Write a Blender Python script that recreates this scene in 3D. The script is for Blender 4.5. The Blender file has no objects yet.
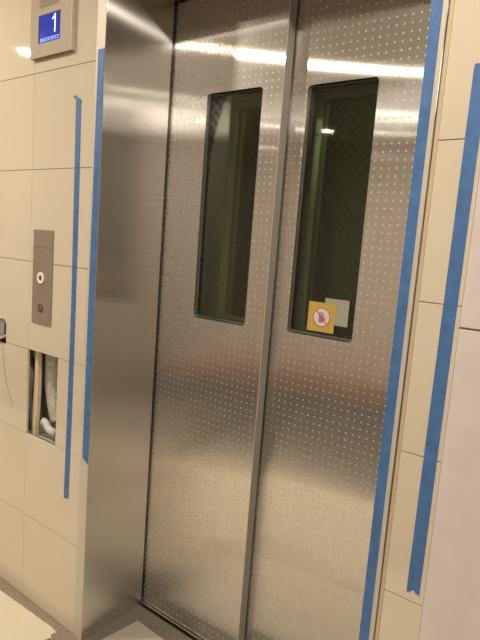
import bpy, bmesh, math, random
from mathutils import Vector, Matrix
random.seed(7)
S = bpy.context.scene
COL = S.collection

# ------------------------------------------------------------------ camera
F, YAW, PITCH, ROLL = 545.07, 0.6394, -0.1331, 0.0764
CP = Vector((1.3172, -1.0427, 1.3134))
fw = Vector((-math.sin(YAW)*math.cos(PITCH), math.cos(YAW)*math.cos(PITCH), math.sin(PITCH)))
rt = Vector((math.cos(YAW), math.sin(YAW), 0)); up = rt.cross(fw)
r2 = rt*math.cos(ROLL)+up*math.sin(ROLL); u2 = -rt*math.sin(ROLL)+up*math.cos(ROLL)
cd = bpy.data.cameras.new('camera'); cam = bpy.data.objects.new('camera', cd); COL.objects.link(cam)
m = Matrix((r2, u2, -fw)).transposed().to_4x4(); m.translation = CP; cam.matrix_world = m
cd.sensor_fit = 'HORIZONTAL'; cd.sensor_width = 36; cd.lens = F/480*36; cd.clip_start = .02
S.camera = cam

# ------------------------------------------------------------------ world, exposure
w = bpy.data.worlds.new('world'); S.world = w; w.use_nodes = True
w.node_tree.nodes['Background'].inputs[0].default_value = (1, .86, .68, 1)
w.node_tree.nodes['Background'].inputs[1].default_value = .02
vs = S.view_settings
vs.view_transform = 'Standard'; vs.look = 'None'; vs.gamma = 1; vs.use_curve_mapping = False
vs.exposure = 0.45
S.cycles.max_bounces = 8; S.cycles.glossy_bounces = 6; S.cycles.transparent_max_bounces = 12
S.cycles.caustics_reflective = False
CEIL = 2.4
LAMP = (1.0, .90, .76)
LAMP_POS = [(-1.91, -.93, 15), (-.83, -.86, 13), (.915, -.70, 10), (2.1, -1.0, 1.2),
            (-2.9, -2.74, 1.4), (-1.17, -2.74, 1.2), (-.02, -2.74, .7)]
for x, y, p in LAMP_POS:
    l = bpy.data.lights.new('downlight_lamp', 'AREA'); l.shape = 'DISK'; l.size = .10; l.energy = p; l.color = LAMP
    o = bpy.data.objects.new('downlight_lamp', l); o.location = (x, y, CEIL-.012); COL.objects.link(o)

l = bpy.data.lights.new('panel_fill', 'AREA'); l.shape = 'RECTANGLE'; l.size = 1.16; l.size_y = 1.16; l.energy = 12; l.color = (1, .90, .80)  # added soft fill, brightens the steel and the right side
o = bpy.data.objects.new('panel_fill', l); o.location = (1.75, -2.45, CEIL-.014); COL.objects.link(o)

# ------------------------------------------------------------------ materials
def mat(name, col, rough=.5, metal=0, **kw):
    M = bpy.data.materials.new(name); M.use_nodes = True
    b = M.node_tree.nodes['Principled BSDF']
    b.inputs['Base Color'].default_value = (*col, 1); b.inputs['Roughness'].default_value = rough
    b.inputs['Metallic'].default_value = metal
    for k, v in kw.items(): b.inputs[k.replace('_', ' ')].default_value = v
    return M
def nodes(M): return M.node_tree.nodes, M.node_tree.links, M.node_tree.nodes['Principled BSDF']
def noise_mix(M, c1, c2, scale, detail=3, vec=None, lo=.35, hi=.65, bump=0):
    N, L, b = nodes(M)
    tc = N.new('ShaderNodeNewGeometry'); mp = N.new('ShaderNodeMapping')
    mp.inputs['Scale'].default_value = vec or (1, 1, 1)
    L.new(tc.outputs['Position'], mp.inputs['Vector'])
    n = N.new('ShaderNodeTexNoise'); n.inputs['Scale'].default_value = scale; n.inputs['Detail'].default_value = detail
    L.new(mp.outputs[0], n.inputs['Vector'])
    r = N.new('ShaderNodeValToRGB'); r.color_ramp.elements[0].position = lo; r.color_ramp.elements[1].position = hi
    r.color_ramp.elements[0].color = (*c1, 1); r.color_ramp.elements[1].color = (*c2, 1)
    L.new(n.outputs['Fac'], r.inputs[0]); L.new(r.outputs[0], b.inputs['Base Color'])
    if bump:
        bp = N.new('ShaderNodeBump'); bp.inputs['Strength'].default_value = bump; bp.inputs['Distance'].default_value = .002
        L.new(n.outputs['Fac'], bp.inputs['Height']); L.new(bp.outputs[0], b.inputs['Normal'])
    return M
def steel(name, col, rough, aniso, dots=False):
    """vertically brushed stainless steel: reflections smear sideways and stay sharp up and down"""
    M = mat(name, col, rough, 1)
    N, L, b = nodes(M); out = N['Material Output']
    geo = N.new('ShaderNodeNewGeometry')
    mp = N.new('ShaderNodeMapping'); mp.inputs['Scale'].default_value = (90, 90, 1.5)
    L.new(geo.outputs['Position'], mp.inputs[0])
    nz = N.new('ShaderNodeTexNoise'); nz.inputs['Scale'].default_value = 1; nz.inputs['Detail'].default_value = 2
    L.new(mp.outputs[0], nz.inputs['Vector'])
    mr = N.new('ShaderNodeMapRange'); mr.inputs['To Min'].default_value = .97; mr.inputs['To Max'].default_value = 1.03
    L.new(nz.outputs['Fac'], mr.inputs['Value'])
    mul = N.new('ShaderNodeVectorMath'); mul.operation = 'SCALE'; mul.inputs[0].default_value = col
    L.new(mr.outputs[0], mul.inputs['Scale'])
    L.new(mul.outputs[0], b.inputs['Base Color'])
    last = b.outputs[0]
    if aniso:
        gl = N.new('ShaderNodeBsdfAnisotropic'); gl.inputs['Roughness'].default_value = ANI_R; gl.inputs['Anisotropy'].default_value = ANI_A
        t = N.new('ShaderNodeCombineXYZ'); t.inputs[2].default_value = 1
        L.new(t.outputs[0], gl.inputs['Tangent']); L.new(mul.outputs[0], gl.inputs['Color'])
        mx = N.new('ShaderNodeMixShader'); mx.inputs[0].default_value = aniso
        L.new(last, mx.inputs[1]); L.new(gl.outputs[0], mx.inputs[2]); last = mx.outputs[0]
    if dots:
        sx = N.new('ShaderNodeSeparateXYZ'); L.new(geo.outputs['Position'], sx.inputs[0])
        def M2(op, a, bb=None):
            n = N.new('ShaderNodeMath'); n.operation = op
            for i, q in enumerate((a, bb)):
                if q is None: continue
                if isinstance(q, (int, float)): n.inputs[i].default_value = q
                else: L.new(q, n.inputs[i])
            return n.outputs[0]
        def cell(s, off):
            f = M2('FRACT', M2('DIVIDE', M2('ADD', s, off), PITCH_D))
            return M2('MULTIPLY', M2('SUBTRACT', f, .5), PITCH_D)
        dx = cell(sx.outputs[0], dots[0]); dz = cell(sx.outputs[2], dots[1])
        d = M2('SQRT', M2('ADD', M2('MULTIPLY', dx, dx), M2('MULTIPLY', dz, dz)))
        rp = N.new('ShaderNodeMapRange'); rp.inputs['From Min'].default_value = .0018; rp.inputs['From Max'].default_value = .0030
        rp.inputs['To Min'].default_value = DOT_F; rp.inputs['To Max'].default_value = 0
        L.new(d, rp.inputs['Value'])
        et = N.new('ShaderNodeBsdfPrincipled'); et.inputs['Base Color'].default_value = (.84, .80, .74, 1)
        et.inputs['Metallic'].default_value = .6; et.inputs['Roughness'].default_value = .5
        mx = N.new('ShaderNodeMixShader'); L.new(rp.outputs[0], mx.inputs[0])
        L.new(last, mx.inputs[1]); L.new(et.outputs[0], mx.inputs[2]); last = mx.outputs[0]
    L.new(last, out.inputs[0])
    return M
ANI_R, ANI_A, DOT_F, PITCH_D = .17, .87, .72, .0203
def emit(name, col, s):
    M = mat(name, col, .4); N, L, b = nodes(M)
    b.inputs['Emission Color'].default_value = (*col, 1); b.inputs['Emission Strength'].default_value = s
    return M

STEEL = steel('brushed_steel', (.76, .74, .70), .40, .84)
STEEL_L = steel('dotted_steel_front', (.76, .74, .70), .40, .84, dots=(-.372+.01015, -1.761+.01015))
STEEL_R = steel('dotted_steel_rear', (.76, .74, .70), .40, .84, dots=(-.7045+.01015, -1.722+.01015))
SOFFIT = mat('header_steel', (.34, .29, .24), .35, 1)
STRIP = mat('frame_edge_steel', (.63, .57, .475), .45, .1)
TILE = noise_mix(mat('cream_glazed_tile', (.7, .6, .44), .035, 0, Specular_IOR_Level=.6), (.70, .615, .475), (.73, .64, .50), 3)
GROUT = mat('tan_grout', (.36, .28, .19), .85)
TRIMT = mat('cream_edge_trim', (.62, .52, .34), .35)
BOARD = noise_mix(mat('primed_board', (.7, .64, .58), .6), (.69, .625, .585), (.74, .675, .635), 14, bump=.08)
TAPE = noise_mix(mat('blue_masking_tape', (.06, .17, .40), .55), (.055, .15, .36), (.075, .19, .44), 40)
TAPE2 = mat('blue_tape_back', (.10, .20, .38), .6)
GRAN = mat('terrazzo', (.3, .25, .2), .28)
noise_mix(GRAN, (.17, .14, .105), (.46, .39, .31), 210, 3, lo=.38, hi=.64)
PAPER = noise_mix(mat('cream_floor_paper', (.78, .7, .55), .8), (.76, .68, .53), (.80, .725, .58), 5)
WOOD = noise_mix(mat('orange_brown_floor', (.42, .2, .08), .4), (.30, .165, .085), (.38, .21, .11), 8, vec=(1, 14, 1))
PLAST = mat('lobby_plaster', (.84, .77, .69), .8)
CEILM = mat('ceiling_white', (.84, .81, .76), .9)
DARKW = mat('dark_reflection_panel', (.10, .065, .045), .4)
CARD = mat('car_door_grey', (.62, .62, .44), .85)
CARF = mat('car_window_trim', (.80, .84, .76), .7)
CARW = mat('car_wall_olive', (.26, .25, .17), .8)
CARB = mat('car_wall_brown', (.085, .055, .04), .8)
RUB = mat('window_gasket', (.12, .12, .09), .6)
WIRE = mat('glass_wire', (.40, .36, .29), .35, .8)
BLACK = mat('shaft_black', (.012, .01, .009), .8)
PLATE = mat('call_plate_steel', (.40, .335, .265), .45, .5)
BEZEL = mat('indicator_steel', (.33, .27, .20), .5, .25, Specular_IOR_Level=.25)
SCREEN = emit('blue_screen', (.035, .055, .50), .50); SCREEN.node_tree.nodes['Principled BSDF'].inputs['Base Color'].default_value = (.01, .012, .06, 1)
for M_ in (SCREEN,):
    M_.node_tree.nodes['Principled BSDF'].inputs['Roughness'].default_value = .12
    M_.node_tree.nodes['Principled BSDF'].inputs['Specular IOR Level'].default_value = .2
GLYPH = emit('screen_white', (.60, .74, 1.0), .75)
GLYPH2 = emit('screen_pale', (.26, .36, .85), .55)
RING = emit('lit_button_ring', (.85, .78, .68), .1)
BTN = mat('button_steel', (.42, .37, .31), .25, 1)
LINE = mat('engraved_line', (.12, .09, .07), .6)
YEL = noise_mix(mat('yellow_sticker', (.85, .55, .06), .5), (.60, .41, .06), (.68, .50, .12), 220)
WHI = mat('sticker_white', (.80, .76, .70), .5)
RED = mat('sticker_red', (.62, .04, .04), .5)
GRNW = mat('pale_green_sticker', (.42, .42, .33), .5)
WOODB = mat('pale_batten', (.78, .64, .44), .7)
FOIL = noise_mix(mat('grey_duct', (.4, .37, .32), .5), (.48, .43, .36), (.64, .58, .50), 60)
GREEN = mat('green_cable', (.10, .42, .14), .5)
DGREY = mat('box_grey', (.50, .54, .46), .6)
GREY = mat('pipe_grey', (.34, .33, .30), .5)
WPL = mat('white_plastic', (.62, .60, .55), .5)
CORD = mat('pale_cord', (.55, .45, .33), .6)
ALU = mat('sill_aluminium', (.62, .57, .50), .35, 1)
LENS = emit('lamp_lens', (1, .85, .62), 6)
def glass_mat():
    M = bpy.data.materials.new('wired_glass'); M.use_nodes = True; N = M.node_tree.nodes; L = M.node_tree.links; N.clear()
    out = N.new('ShaderNodeOutputMaterial'); mx = N.new('ShaderNodeMixShader'); fr = N.new('ShaderNodeFresnel')
    fr.inputs[0].default_value = 1.5
    t = N.new('ShaderNodeBsdfTransparent'); t.inputs[0].default_value = (.80, .84, .74, 1)
    g = N.new('ShaderNodeBsdfGlossy'); g.inputs['Roughness'].default_value = .03
    L.new(fr.outputs[0], mx.inputs[0]); L.new(t.outputs[0], mx.inputs[1]); L.new(g.outputs[0], mx.inputs[2])
    L.new(mx.outputs[0], out.inputs[0]); return M
GLASS = glass_mat()

# ------------------------------------------------------------------ mesh helpers
class MB:
    def __init__(s): s.b = bmesh.new()
    def box(s, x0, x1, y0, y1, z0, z1, bev=0):
        r = bmesh.ops.create_cube(s.b, size=1, matrix=Matrix.Translation(((x0+x1)/2, (y0+y1)/2, (z0+z1)/2)) @
                                  Matrix.Diagonal((x1-x0, y1-y0, z1-z0, 1)))
        if bev:
            e = list({e for v in r['verts'] for e in v.link_edges})
            bmesh.ops.bevel(s.b, geom=e, offset=bev, segments=2, affect='EDGES', profile=.5)
        return s
    def prism(s, pts, y0, y1, axis='Y'):
        """outline in XZ (axis Y) or XY (axis Z) pushed from y0 to y1"""
        P = (lambda a, c, h: (a, h, c)) if axis == 'Y' else (lambda a, c, h: (a, c, h))
        v0 = [s.b.verts.new(P(a, c, y0)) for a, c in pts]; v1 = [s.b.verts.new(P(a, c, y1)) for a, c in pts]
        n = len(pts); s.b.faces.new(v0); s.b.faces.new(v1[::-1])
        for i in range(n): s.b.faces.new((v0[i], v1[i], v1[(i+1) % n], v0[(i+1) % n]))
        return s
    def frame(s, x0, x1, z0, z1, hx0, hx1, hz0, hz1, r, y0, y1):
        """a slab with a round-cornered opening"""
        inner = rrect(hx0, hx1, hz0, hz1, r)
        for yy in (y0, y1):
            o = [s.b.verts.new((a, yy, c)) for a, c in ((x0, z0), (x1, z0), (x1, z1), (x0, z1))]
            i = [s.b.verts.new((a, yy, c)) for a, c in inner]
            ed = [s.b.edges.new((o[k], o[(k+1) % 4])) for k in range(4)] + [s.b.edges.new((i[k], i[(k+1) % len(i)])) for k in range(len(i))]
            bmesh.ops.triangle_fill(s.b, edges=ed, use_beauty=True)
            if yy == y0: o0, i0 = o, i
        for A, B in ((o0, o), (i0, i)):
            for k in range(len(A)): s.b.faces.new((A[k], A[(k+1) % len(A)], B[(k+1) % len(A)], B[k]))
        return s
    def tube(s, pts, r, n=10, squash=1):
        pts = [Vector(p) for p in pts]; rings = []
        rr = r if isinstance(r, (list, tuple)) else [r]*len(pts)
        for i, p in enumerate(pts):
            t = (pts[min(i+1, len(pts)-1)]-pts[max(i-1, 0)]).normalized()
            a = t.cross(Vector((0, 1, 0)))
            a = (a if a.length > .1 else t.cross(Vector((1, 0, 0)))).normalized(); b = t.cross(a)
            rings.append([s.b.verts.new(p+(a*math.cos(q*2*math.pi/n)+b*math.sin(q*2*math.pi/n)*squash)*rr[i]) for q in range(n)])
        for A, B in zip(rings, rings[1:]):
            for k in range(n): s.b.faces.new((A[k], A[(k+1) % n], B[(k+1) % n], B[k]))
        s.b.faces.new(rings[0][::-1]); s.b.faces.new(rings[-1]); return s
    def disc(s, x, z, y0, y1, r, n=28, r1=None):
        """round plug with its axis along Y, wide end r at y1"""
        r1 = r if r1 is None else r1
        A = [s.b.verts.new((x+r1*math.cos(k*2*math.pi/n), y0, z+r1*math.sin(k*2*math.pi/n))) for k in range(n)]
        B = [s.b.verts.new((x+r*math.cos(k*2*math.pi/n), y1, z+r*math.sin(k*2*math.pi/n))) for k in range(n)]
        s.b.faces.new(A); s.b.faces.new(B[::-1])
        for k in range(n): s.b.faces.new((A[k], B[k], B[(k+1) % n], A[(k+1) % n]))
        return s
    def ring(s, x, z, y0, y1, r, ri, n=32):
        L = [[s.b.verts.new((x+q*math.cos(k*2*math.pi/n), y, z+q*math.sin(k*2*math.pi/n))) for k in range(n)]
             for q, y in ((r, y0), (ri, y0), (ri, y1), (r, y1))]
        for a in range(4):
            A, B = L[a], L[(a+1) % 4]
            for k in range(n): s.b.faces.new((A[k], A[(k+1) % n], B[(k+1) % n], B[k]))
        return s
    def build(s, name, mt, parent=None, smooth=False, kind=None):
        bmesh.ops.recalc_face_normals(s.b, faces=s.b.faces)
        me = bpy.data.meshes.new(name); s.b.to_mesh(me); s.b.free()
        me.materials.append(mt)
        if smooth: me.polygons.foreach_set('use_smooth', [True]*len(me.polygons))
        o = bpy.data.objects.new(name, me); COL.objects.link(o)
        if parent is not None:
            o.parent = parent; o.matrix_parent_inverse = Matrix.Translation(-base(parent))
        if kind: o['kind'] = kind
        return o
BASE = {}
def base(o):
    return BASE.get(o.name, Vector((0, 0, 0)))
def rrect(x0, x1, z0, z1, r, n=6):
    P = []
    for cx, cz, a in ((x1-r, z1-r, 0), (x0+r, z1-r, 90), (x0+r, z0+r, 180), (x1-r, z0+r, 270)):
        for k in range(n+1):
            t = math.radians(a+90*k/n); P.append((cx+r*math.cos(t), cz+r*math.sin(t)))
    return P
def tag(o, label, cat, group=None):
    o['label'] = label; o['category'] = cat
    if group: o['group'] = group
    return o
def thing(name, loc, label, cat, group=None):
    o = bpy.data.objects.new(name, None); o.location = loc; o.empty_display_size = .05; COL.objects.link(o)
    BASE[o.name] = Vector(loc); return tag(o, label, cat, group)

# ------------------------------------------------------------------ measures
W, D, D2, MEET = .926, .267, .308, .4322        # opening width, front door face, rear door face, meeting edge
HEAD = 2.06
JL, JR = .040, .030
TW = .3; Z0 = .012                              # tile height, first joint offset
HOLE = (-.352, -.180, .612, .912)               # large cut-out
HOLE2 = (-.610, -.492, .905, .994)              # small cut-out
HB = (-.475, -.172, .598, .926); HB2 = (-.64, -.484, .897, 1.0)   # the cavities run on behind the tiles
XL, XR, YB = -4.0, 2.6, -3.7

# ------------------------------------------------------------------ structure
def split(x0, x1, z0, z1, holes):
    xs = sorted({x0, x1, *[min(max(h[i], x0), x1) for h in holes for i in (0, 1)]})
    zs = sorted({z0, z1, *[min(max(h[i], z0), z1) for h in holes for i in (2, 3)]})
    for a, b in zip(xs, xs[1:]):
        for c, d in zip(zs, zs[1:]):
            if any(h[0]-1e-6 <= a and b <= h[1]+1e-6 and h[2]-1e-6 <= c and d <= h[3]+1e-6 for h in holes): continue
            if b-a > 1e-4 and d-c > 1e-4: yield a, b, c, d
MB().box(XL-.1, XR+.1, YB-.1, .25, -.06, 0).build('floor', GRAN, kind='structure')
MB().box(XL-.1, XR+.1, YB-.1, 0, CEIL, CEIL+.08).build('ceiling', CEILM, kind='structure')
MB().box(XL-.1, XR+.1, YB-.1, YB, 0, CEIL).build('wall_back', PLAST, kind='structure')
MB().box(XL-.1, XL, YB, 0, 0, CEIL).build('wall_far_left', PLAST, kind='structure')
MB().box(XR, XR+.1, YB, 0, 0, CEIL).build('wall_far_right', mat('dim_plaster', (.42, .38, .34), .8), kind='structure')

# left wall: grout bed with glazed tiles set on it, both holes cut through
holes = [HOLE, HOLE2]
def wall_mesh(x0, x1, holes, bed_y=.0018):
    mb = MB()
    for a, b, c, d in split(x0, x1, 0, CEIL, holes): mb.box(a, b, bed_y, .13, c, d)
    mb.box(x0, x1, .13, .25, 0, CEIL); return mb
wl = wall_mesh(XL, -JL, [HB, HB2]).build('wall_left', GROUT, kind='structure')
g = .0010; gv = .0005; mb = MB()
tile_holes = [(h[0]-.0, h[1]+.0, h[2], h[3]) for h in holes]
edges = [-JL, -.3525]
while edges[-1] > XL: edges.append(edges[-1]-.3125)
for xb, xa in zip(edges, edges[1:]):
    xa = max(xa, XL)
    for k in range(0, 9):
        za, zb = max(0, Z0+TW*k - (Z0 if k == 0 else 0)), min(Z0+TW*(k+1), CEIL)
        if zb <= za: continue
        hs = [h for h in tile_holes if h[0] < xb and h[1] > xa and h[2] < zb and h[3] > za]
        for a, b, c, d in split(xa+gv, xb-gv, za+g, zb-g, hs): mb.box(a, b, 0, .008, c, d, 0 if hs else .0008)
o = mb.build('glazed_tiles', TILE, wl)
# chipped top corner of the small cut-out
MB().prism([(-.492, .994), (-.505, .994), (-.498, .984), (-.492, .978)], .0, .012).build('chipped_corner', TILE, wl)

# right wall: narrow cut tiles, then two primed boards standing slightly proud
wr = wall_mesh(W+JR+.001, XR, []).build('wall_right', GROUT, kind='structure')
mb = MB()
for k in range(0, 8):
    za, zb = max(0, .0356+TW*k), min(.0356+TW*(k+1), CEIL)
    if k == 0: za = 0
    mb.box(W+JR+.0095, 1.0455, 0, .008, za+g, zb-g, .0008)
mb.build('glazed_tiles', TILE, wr)
MB().box(W+JR+.0012, W+JR+.0096, -.001, .006, 0, CEIL, .0015).build('edge_trim', TRIMT, wr)
MB().box(1.0468, XR, -.004, .006, 1.1985, CEIL, .001).build('upper_board', BOARD, wr)
MB().box(1.0468, XR, -.004, .006, 0, 1.1945, .001).build('lower_board', BOARD, wr)
# wall over the doorway
wo = MB().box(-JL, W+JR+.001, .0018, .25, HEAD+.04, CEIL).build('wall_over_doors', GROUT, kind='structure')
mb = MB()
for xa, xb in ((-.04, .2725), (.2725, .585), (.585, .956)): mb.box(xa+g, xb-g, 0, .008, HEAD+.05, CEIL, .0008)
mb.build('glazed_tiles', TILE, wo)

# far side of the lobby, seen only in the steel
MB().box(XL, XR, YB, -3.08, 0, .004).build('trim_1', WOOD, kind='structure')
MB().box(XL, XR, -3.08, -1.15, 0, .003).build('trim_6', mat('dark_lobby_floor', (.085, .08, .08), .45), kind='structure')
d = MB().box(XL, XL+.04, -1.96, -.05, 1.1, 2.38).build('trim_2', DARKW, kind='structure')  # unseen dark panel added for its reflection in the left tiles

# ------------------------------------------------------------------ elevator frame
fr = thing('elevator_surround', (W/2, 0, 0), 'brushed steel doorway frame lining the recess around the lift doors', 'door frame')
jl = MB().box(-JL+.002, 0, -.003, .258, 0, HEAD, .0012).build('jamb', STEEL, fr)
MB().box(-JL+.001, -.0005, -.0045, -.0028, 0, HEAD+.04, .0006).build('face_strip', STRIP, jl)
jr = MB().box(W, W+JR, -.003, .30, 0, HEAD, .0012).build('jamb', STEEL, fr)
MB().box(W+.0005, W+JR-.001, -.0045, -.0028, 0, HEAD+.04, .0006).build('face_strip', STRIP, jr)
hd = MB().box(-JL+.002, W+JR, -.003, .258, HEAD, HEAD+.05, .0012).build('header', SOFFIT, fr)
MB().box(-.001, W+.001, -.0046, -.0028, HEAD-.0005, HEAD+.045, .0006).build('face_strip', STRIP, hd)

# ------------------------------------------------------------------ doors
def lift_door(label, x0, x1, y, hx0, hx1, mt, hz0=1.0785, hz1=1.768):
    t = thing('elevator_door', ((x0+x1)/2, y+.017, .008), label, 'elevator door', None)
    MB().frame(x0, x1, .010, HEAD+.03, hx0, hx1, hz0, hz1, .011, y, y+.034).build('panel', mt, t)
    gz = y+.011
    f = MB().frame(hx0-.006, hx1+.006, hz0-.006, hz1+.006, hx0+.004, hx1-.004, hz0+.008, hz1-.004, .008, y+.012, y+.033)
    f = f.build('window_gasket', RUB, t)
    gl = MB().box(hx0+.003, hx1-.003, y+.014, y+.019, hz0+.005, hz1-.003).build('window_glass', GLASS, t)
    mb = MB(); s = .0205; a0, a1, b0, b1 = hx0+.004, hx1-.004, hz0+.008, hz1-.004
    for sg in (1, -1):
        # lines z = sg*1.15*x + c, clipped to the pane
        k = 1.15; c = -6.0
        while c < 6:
            pts = []
            for xx in (a0, a1):
                zz = sg*k*xx+c
                if b0 <= zz <= b1: pts.append((xx, zz))
            for zz in (b0, b1):
                xx = (zz-c)/(sg*k)
                if a0 < xx < a1: pts.append((xx, zz))
            if len(pts) == 2 and (Vector(pts[0])-Vector(pts[1])).length > .004:
                p, q = pts; mb.tube([(p[0], y+.0165, p[1]), (q[0], y+.0165, q[1])], .00028, 4)
            c += s*math.sqrt(1+k*k)
    mb.build('wire_mesh', WIRE, gl)
    return t
ld = lift_door('dotted steel lift door on the left, in front, with an empty wired window', -.012, MEET, D, .1546, .3619, STEEL_L)
MB().box(MEET-.0016, MEET+.0004, D-.0006, D+.034, .010, HEAD+.03, .0003).build('edge_highlight', STRIP, ld)  # pale strip paints the chamfer highlight along the meeting edge
rd = lift_door('dotted steel lift door on the right, set back, with stickers on its wired window', .395, W+.04, D2, .4864, .6938, STEEL_R)

# car doors right behind, with their own windows, and the car
def car_door(label, x0, x1, hx0, hx1, y=.42):
    t = thing('car_door', ((x0+x1)/2, y+.015, .01), label, 'elevator door')
    MB().frame(x0, x1, .012, HEAD+.03, hx0, hx1, 1.075, 1.765, .012, y, y+.03).build('panel', CARD, t)
    f = MB().frame(hx0-.030, hx1+.030, 1.045, 1.795, hx0, hx1, 1.079, 1.760, .01, y-.006, y+.004).build('window_trim', CARF, t)
    for z in (1.06, 1.18, 1.42, 1.66, 1.78):
        for x in (hx0-.014, hx1+.014):
            MB().disc(x, z, y-.008, y-.006, .0035, 12).build('screw', BTN, f)
    MB().box(hx0-.004, hx1+.004, y+.008, y+.012, 1.072, 1.768).build('window_glass', GLASS, t)
    return t
car_door('dark grey inner car door seen through the left door window', -.03, .445, .165, .352)
car_door('dark grey inner car door seen through the right door window', .455, .96, .480, .690)
car = thing('elevator_car', (.5, .9, 0), 'dim lift car interior with brown and olive walls behind both windows', 'elevator car')
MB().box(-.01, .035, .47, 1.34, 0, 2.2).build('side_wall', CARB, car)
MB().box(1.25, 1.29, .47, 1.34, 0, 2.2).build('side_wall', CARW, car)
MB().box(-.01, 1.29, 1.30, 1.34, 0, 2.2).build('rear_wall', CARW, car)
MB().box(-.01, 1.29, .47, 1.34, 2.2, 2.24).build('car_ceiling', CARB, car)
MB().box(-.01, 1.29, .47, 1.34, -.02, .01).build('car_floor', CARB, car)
for z in (1.349, 1.235):
    q = MB().disc(0, 0, -.008, 0, .018, 20).build('panel_button', RED, car)
    for v in q.data.vertices: v.co = Vector((.035 - v.co.y, .622 + v.co.x, z+v.co.z))
l = bpy.data.lights.new('car_fill', 'AREA'); l.shape = 'RECTANGLE'; l.size = .5; l.size_y = .3; l.energy = 1.3; l.color = (1, .95, .75)  # added fill to brighten the car interior, no fitting behind it
o = bpy.data.objects.new('car_fill', l); o.location = (.75, .9, 2.19); COL.objects.link(o)
# shaft walls closing the recess round the doors
MB().box(-.10, -.06, .25, .47, 0, HEAD+.1).build('trim_3', BLACK, kind='structure')
MB().box(1.0, 1.04, .25, .47, 0, HEAD+.1).build('trim_4', BLACK, kind='structure')
MB().box(-.06, 1.0, .26, .47, HEAD+.05, HEAD+.1).build('trim_5', BLACK, kind='structure')
# sill
sl = MB()
for y0, y1, h in ((.259, .2655, .006), (.2655, .30, .003), (.30, .306, .006), (.306, .345, .003), (.345, .40, .006)):
    sl.box(-.06, 1.0, y0, y1, -.02, h)
tag(sl.build('door_sill', ALU), 'narrow grooved metal sill along the bottom of the lift doors', 'door sill')

# ------------------------------------------------------------------ masking tape
t = MB().prism([(-.124, .452), (-.110, .4545), (-.0975, .459), (-.096, .8), (-.0965, 1.1), (-.099, 1.4), (-.1045, 1.70), (-.1055, 1.709), (-.1305, 1.709), (-.1245, 1.4), (-.1195, 1.1), (-.1205, .8)], -.0007, 0).build('masking_tape', TAPE)
tag(t, 'thin blue masking tape strip stuck upright on the cream tiles beside the call buttons', 'tape', 'blue masking tape strips')
MB().prism([(-.142, 1.722), (-.130, 1.724), (-.106, 1.709), (-.1065, 1.701), (-.124, 1.708)], -.004, -.0006).build('folded_end', TAPE2, t)
t = MB().prism([(-.029, .622), (-.0005, .606), (-.0005, 1.838), (-.029, 1.838)], -.0052, -.0045).build('masking_tape', TAPE)
tag(t, 'blue masking tape strip along the left corner edge of the steel recess', 'tape', 'blue masking tape strips')
t = MB().box(W-.0005, .9465, -.0052, -.0045, .12, HEAD-.01).build('masking_tape', TAPE)
tag(t, 'longest blue masking tape strip, on the right edge of the door recess', 'tape', 'blue masking tape strips')
bot = [(1.0105, .650), (1.0135, .656), (1.017, .653), (1.020, .659), (1.024, .662), (1.029, .656), (1.034, .6555), (1.0365, .652)]
t = MB().prism(bot+[(1.0385, 1.664), (1.0145, 1.664), (1.0135, 1.655)], -.0007, 0).build('masking_tape', TAPE)
tag(t, 'wide blue masking tape strip on the narrow cream tiles at the far right', 'tape', 'blue masking tape strips')

# ------------------------------------------------------------------ floor indicator
di = thing('floor_indicator', (-.274, 0, 1.98), 'steel framed lift floor display with a lit blue screen, above the tape', 'floor display')
YF = -.014
x0, x1, z0, z1 = -.358, -.1455, 1.852, 2.10
MB().frame(x0, x1, z0, z1, -.3155, -.2015, 1.892, 1.9745, .001, YF, -.001).build('bezel', BEZEL, di)
sc = MB().box(-.3155, -.2015, -.0115, -.001, 1.892, 1.9745).build('screen', SCREEN, di)
MB().prism([(-.2345, 1.917), (-.2295, 1.917), (-.2295, 1.971), (-.2335, 1.971), (-.2385, 1.964), (-.2465, 1.959), (-.2465, 1.954), (-.2345, 1.9585)], -.0122, -.0115).build('digit', GLYPH, sc)
mb = MB(); x = -.3085
while x < -.210:
    wd = random.choice((.008, .0095, .0105))
    mb.box(x, x+wd*.8, -.0121, -.0115, 1.8975, 1.8995); mb.box(x, x+wd*.8, -.0121, -.0115, 1.9045, 1.9065)
    mb.box(x+wd*.3, x+wd*.5, -.0121, -.0115, 1.8975, 1.9075)
    if random.random() > .4: mb.box(x+wd*.65, x+wd*.8, -.0121, -.0115, 1.8975, 1.905)
    x += wd+.0012
mb.build('caption', GLYPH2, sc)
MB().prism([(-.311, 1.9965), (-.211, 1.9965), (-.205, 2.06), (-.305, 2.06)], YF-.0008, YF).build('lens', mat('indicator_lens', (.30, .20, .13), .3), di)
MB().box(x1-.0008, x1+.0006, YF-.0003, -.001, z0, z1).build('edge_glint', STRIP, di)  # paler sliver paints the light caught on the bezel's right edge

# ------------------------------------------------------------------ call plate
cp = thing('call_plate', (-.276, 0, 1.16), 'tall narrow steel lift call button plate on the left tiles', 'call button plate')
MB().box(-.330, -.2225, -.004, 0, 1.010, 1.3195, .0008).build('plate', PLATE, cp)
MB().box(-.3285, -.224, -.0044, -.0038, 1.2615, 1.2625).build('engraved_line', LINE, cp)
b1 = MB().ring(-.281, 1.163, -.0075, -.003, .0185, .0095).build('button_ring', RING, cp)
b1['label'] = 'lit white button ring'
bb = MB().disc(-.281, 1.163, -.0065, -.0035, .0100, 24).build('button', BTN, cp)
MB().prism([(-.2855, 1.1585), (-.2765, 1.1585), (-.281, 1.1685)], -.0071, -.0064).build('arrow', LINE, bb)
MB().ring(-.280, 1.063, -.006, -.003, .0145, .0115).build('key_ring', LINE, cp)
kb = MB().disc(-.280, 1.063, -.008, -.0035, .0112, 24, .0095).build('key_switch', BTN, cp)
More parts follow.
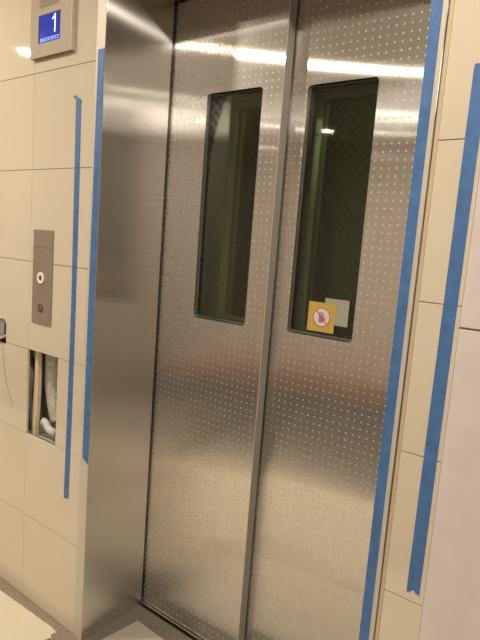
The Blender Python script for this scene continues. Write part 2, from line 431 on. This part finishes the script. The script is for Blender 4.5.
MB().box(-.2808, -.2792, -.0084, -.0078, 1.057, 1.069).build('key_slot', LINE, kb)

# ------------------------------------------------------------------ large cut-out and what is in it
a, b, c, d = HB
bx = MB()
bx.box(a, b, .118, .129, c, d); bx.box(a, a+.003, .010, .118, c, d); bx.box(b-.003, b, .010, .118, c, d)
bx.box(a+.003, b-.003, .010, .118, d-.003, d); bx.box(a+.003, b-.003, .010, .118, c, c+.003)
tag(bx.build('wall_box', DGREY), 'grey green recess box behind the large square cut-out in the tiles', 'recess box')
tag(MB().prism([(-.350, c+.004), (-.334, c+.004), (-.327, .68), (-.322, .76), (-.323, .85), (-.324, d-.004), (-.341, d-.004), (-.344, .80), (-.351, .68)], .022, .036).build('wooden_batten', WOODB),
    'pale upright wooden batten standing inside the large wall cut-out', 'batten')
P = []; R_ = []
for i in range(60):
    t_ = i/59
    P.append((-.318+.003*math.sin(t_*3)+.044*max(0, (t_-.5)/.5)**1.5, .080, d-.010-.255*t_)); R_.append(.0305+.0012*(1 if i % 2 else -1))
tag(MB().tube(P, R_, 20).build('flexible_duct', FOIL, smooth=True), 'grey ribbed flexible duct bending down right inside the large wall cut-out', 'duct')
mb = MB(); mb.tube([(-.312, .040, .640), (-.306, .036, .655), (-.296, .033, .664), (-.280, .031, .660), (-.270, .030, .648), (-.250, .030, .640), (-.225, .030, .640)], [.008, .010, .011, .012, .012, .013, .013], 14)
tag(mb.build('white_pipe_elbow', WPL, smooth=True), 'white plastic pipe end at the bottom right of the large wall cut-out', 'pipe')
tag(MB().tube([(-.374, .034, d-.004), (-.368, .036, .885), (-.376, .060, .85), (-.386, .065, .78), (-.388, .060, .70), (-.370, .042, .645), (-.362, .034, .606)], .0060, 10).build('green_cable', GREEN, smooth=True),
    'green cable hanging left of the batten inside the large wall cut-out', 'cable')
tag(MB().tube([(-.398, .04, d-.004), (-.396, .04, .84), (-.390, .035, .815), (-.389, .035, .775), (-.396, .04, .75), (-.398, .045, .66), (-.396, .045, .604)], [.006, .007, .014, .014, .008, .007, .006], 12).build('grey_conduit', GREY, smooth=True),
    'grey conduit with a pale coupling at the left edge inside the large wall cut-out', 'conduit')
for i, q in enumerate(('front', 'middle', 'rearmost')):
    z = .6055+.002*i
    tag(MB().tube([(-.318, .022+.022*i, z), (-.26, .025+.022*i, z+.002), (-.187, .022+.022*i, z)], .0038, 8).build('loose_cable', GREY, smooth=True),
        q+' of the grey cables lying along the bottom of the large wall cut-out', 'cable', 'grey cables on the cut-out floor')

# ------------------------------------------------------------------ small cut-out at the left edge
a, b, c, d = HB2
bx = MB(); bx.box(a, b, .05, .06, c, d); bx.box(b-.003, b, .010, .05, c, d); bx.box(a, b-.003, .010, .05, d-.003, d); bx.box(a, b-.003, .010, .05, c, c+.003)
tag(bx.build('wall_box', mat('box_brown', (.10, .075, .055), .7)), 'dark box behind the small cut-out at the left edge', 'recess box')
tag(MB().box(a+.004, -.5235, .0085, .04, c+.022, d-.006, .003).build('switch_box', mat('galvanised_grey', (.45, .45, .46), .4, .5)), 'pale grey metal switch box sitting in the small left cut-out', 'switch box')
tag(MB().tube([(-.565, -.003, .899), (-.54, -.006, .911), (-.515, -.006, .925), (-.497, .0, .934), (-.490, .009, .938)], .0040, 8).build('pale_cord', CORD, smooth=True),
    'pale cord crossing the bottom of the small left cut-out', 'cord')
tag(MB().tube([(-.512, -.001, .905), (-.508, -.001, .86), (-.495, -.001, .80), (-.473, -.001, .748), (-.455, -.001, .715), (-.440, -.001, .69)], .0007, 6).build('thin_string', mat('thin_string', (.42, .33, .24), .8)),
    'thin string hanging down the tiles below the small left cut-out', 'string')

# ------------------------------------------------------------------ stickers on the right door window
ys = D2+.0132
st = thing('sticker', (.588, ys, 1.092), 'yellow square warning sticker with a red ringed hand on the right door window', 'sticker')
MB().box(.545, .630, ys-.0008, ys, 1.0925, 1.1755).build('backing', YEL, st)
cx, cz = .589, 1.134
dk = MB().disc(cx, cz, ys-.0012, ys-.0007, .0265).build('white_disc', WHI, st)
MB().ring(cx, cz, ys-.0016, ys-.0011, .0275, .0253).build('red_ring', RED, dk)
h = MB()                                         # small hand outline: palm and fingers
h.prism(rrect(cx-.009, cx+.007, cz-.015, cz+.001, .004, 3), ys-.0016, ys-.0012)
for k, (dx, l) in enumerate(((-.0075, .012), (-.0028, .0155), (.0018, .014), (.006, .010))):
    h.prism(rrect(cx+dx-.0015, cx+dx+.0015, cz-.001, cz+l, .0012, 2), ys-.0016-.0001*k, ys-.0012)
h.prism([(cx+.006, cz-.010), (cx+.015, cz-.001), (cx+.0135, cz+.002), (cx+.005, cz-.004)], ys-.0016, ys-.0012)
h.build('hand_mark', mat('hand_purple', (.42, .22, .27), .6), dk)
MB().prism([(cx-.0185, cz+.0165), (cx-.0165, cz+.0185), (cx+.0185, cz-.0165), (cx+.0165, cz-.0185)], ys-.0022, ys-.0017).build('red_slash', RED, dk)
tag(MB().box(.595, .6695, D2+.0133, D2+.0139, 1.117, 1.190).build('sticker', GRNW), 'pale greenish square sticker partly covered by the yellow one on the right door window', 'sticker')

# ------------------------------------------------------------------ protective sheets on the floor
def sheet(pts, label, z=.0):
    o = MB().prism(pts, z, z+.003, 'Z').build('floor_sheet', PAPER); return tag(o, label, 'floor covering')
jag = [(-.092, -.034), (-.096, -.050), (-.084, -.060), (-.090, -.078), (-.074, -.095), (-.080, -.13), (-.066, -.18)]
sheet([(XL+.1, -.045), (-.430, -.044), (-.125, -.030)]+jag[0:]+[(-.05, -1.12), (XL+.1, -1.12)], 'cream floor protection sheet with a torn corner, along the foot of the left wall')
sheet([(.062, .186), (.885, .160), (.90, -.30), (.0, -.30)], 'cream protection sheet lying in the recess in front of the lift doors')
sheet([(-.03, -.32), (2.4, -.32), (2.4, -1.12), (-.03, -1.12)], 'cream protection sheet on the lobby floor before the recess')

# ------------------------------------------------------------------ downlights, and an added fill panel
LAMP_WORDS = ['leftmost of the row beside the lift wall', 'second from the left of the row beside the lift wall', 'nearest above the doorway, right side',
              'far right, beside the primed boards', 'far left corner by the opposite wall', 'second from the left by the opposite wall',
              'third from the left by the opposite wall']
t = thing('added_fill_panel', (1.75, -2.45, CEIL), 'large square fill light panel added out of view behind the viewer', 'ceiling light')  # unseen panel added as the body of the soft fill
MB().box(1.15, 2.35, -3.05, -1.85, CEIL-.012, CEIL-.001).build('frame', CEILM, t)
MB().box(1.17, 2.33, -3.03, -1.87, CEIL-.0135, CEIL-.012).build('glow_face', emit('fill_panel_glow', (1, .9, .8), 2), t)
for i, (x, y, p) in enumerate(LAMP_POS):
    t = thing('ceiling_downlight', (x, y, CEIL), 'small round recessed ceiling downlight, ' + LAMP_WORDS[i], 'ceiling light', 'ceiling downlights')
    rg = MB(); n = 28
    L = [[rg.b.verts.new((x+q*math.cos(k*2*math.pi/n), y+q*math.sin(k*2*math.pi/n), z)) for k in range(n)] for q, z in ((.085, CEIL-.001), (.083, CEIL-.008), (.068, CEIL-.008), (.066, CEIL-.001))]
    for A, B in zip(L, L[1:]):
        for k in range(n): rg.b.faces.new((A[k], A[(k+1) % n], B[(k+1) % n], B[k]))
    rg.build('rim', CEILM, t)
    ln = MB(); ln.prism([(x+.066*math.cos(k*2*math.pi/n), y+.066*math.sin(k*2*math.pi/n)) for k in range(n)], CEIL-.004, CEIL-.001, 'Z')
    ln.build('lens', LENS, t)
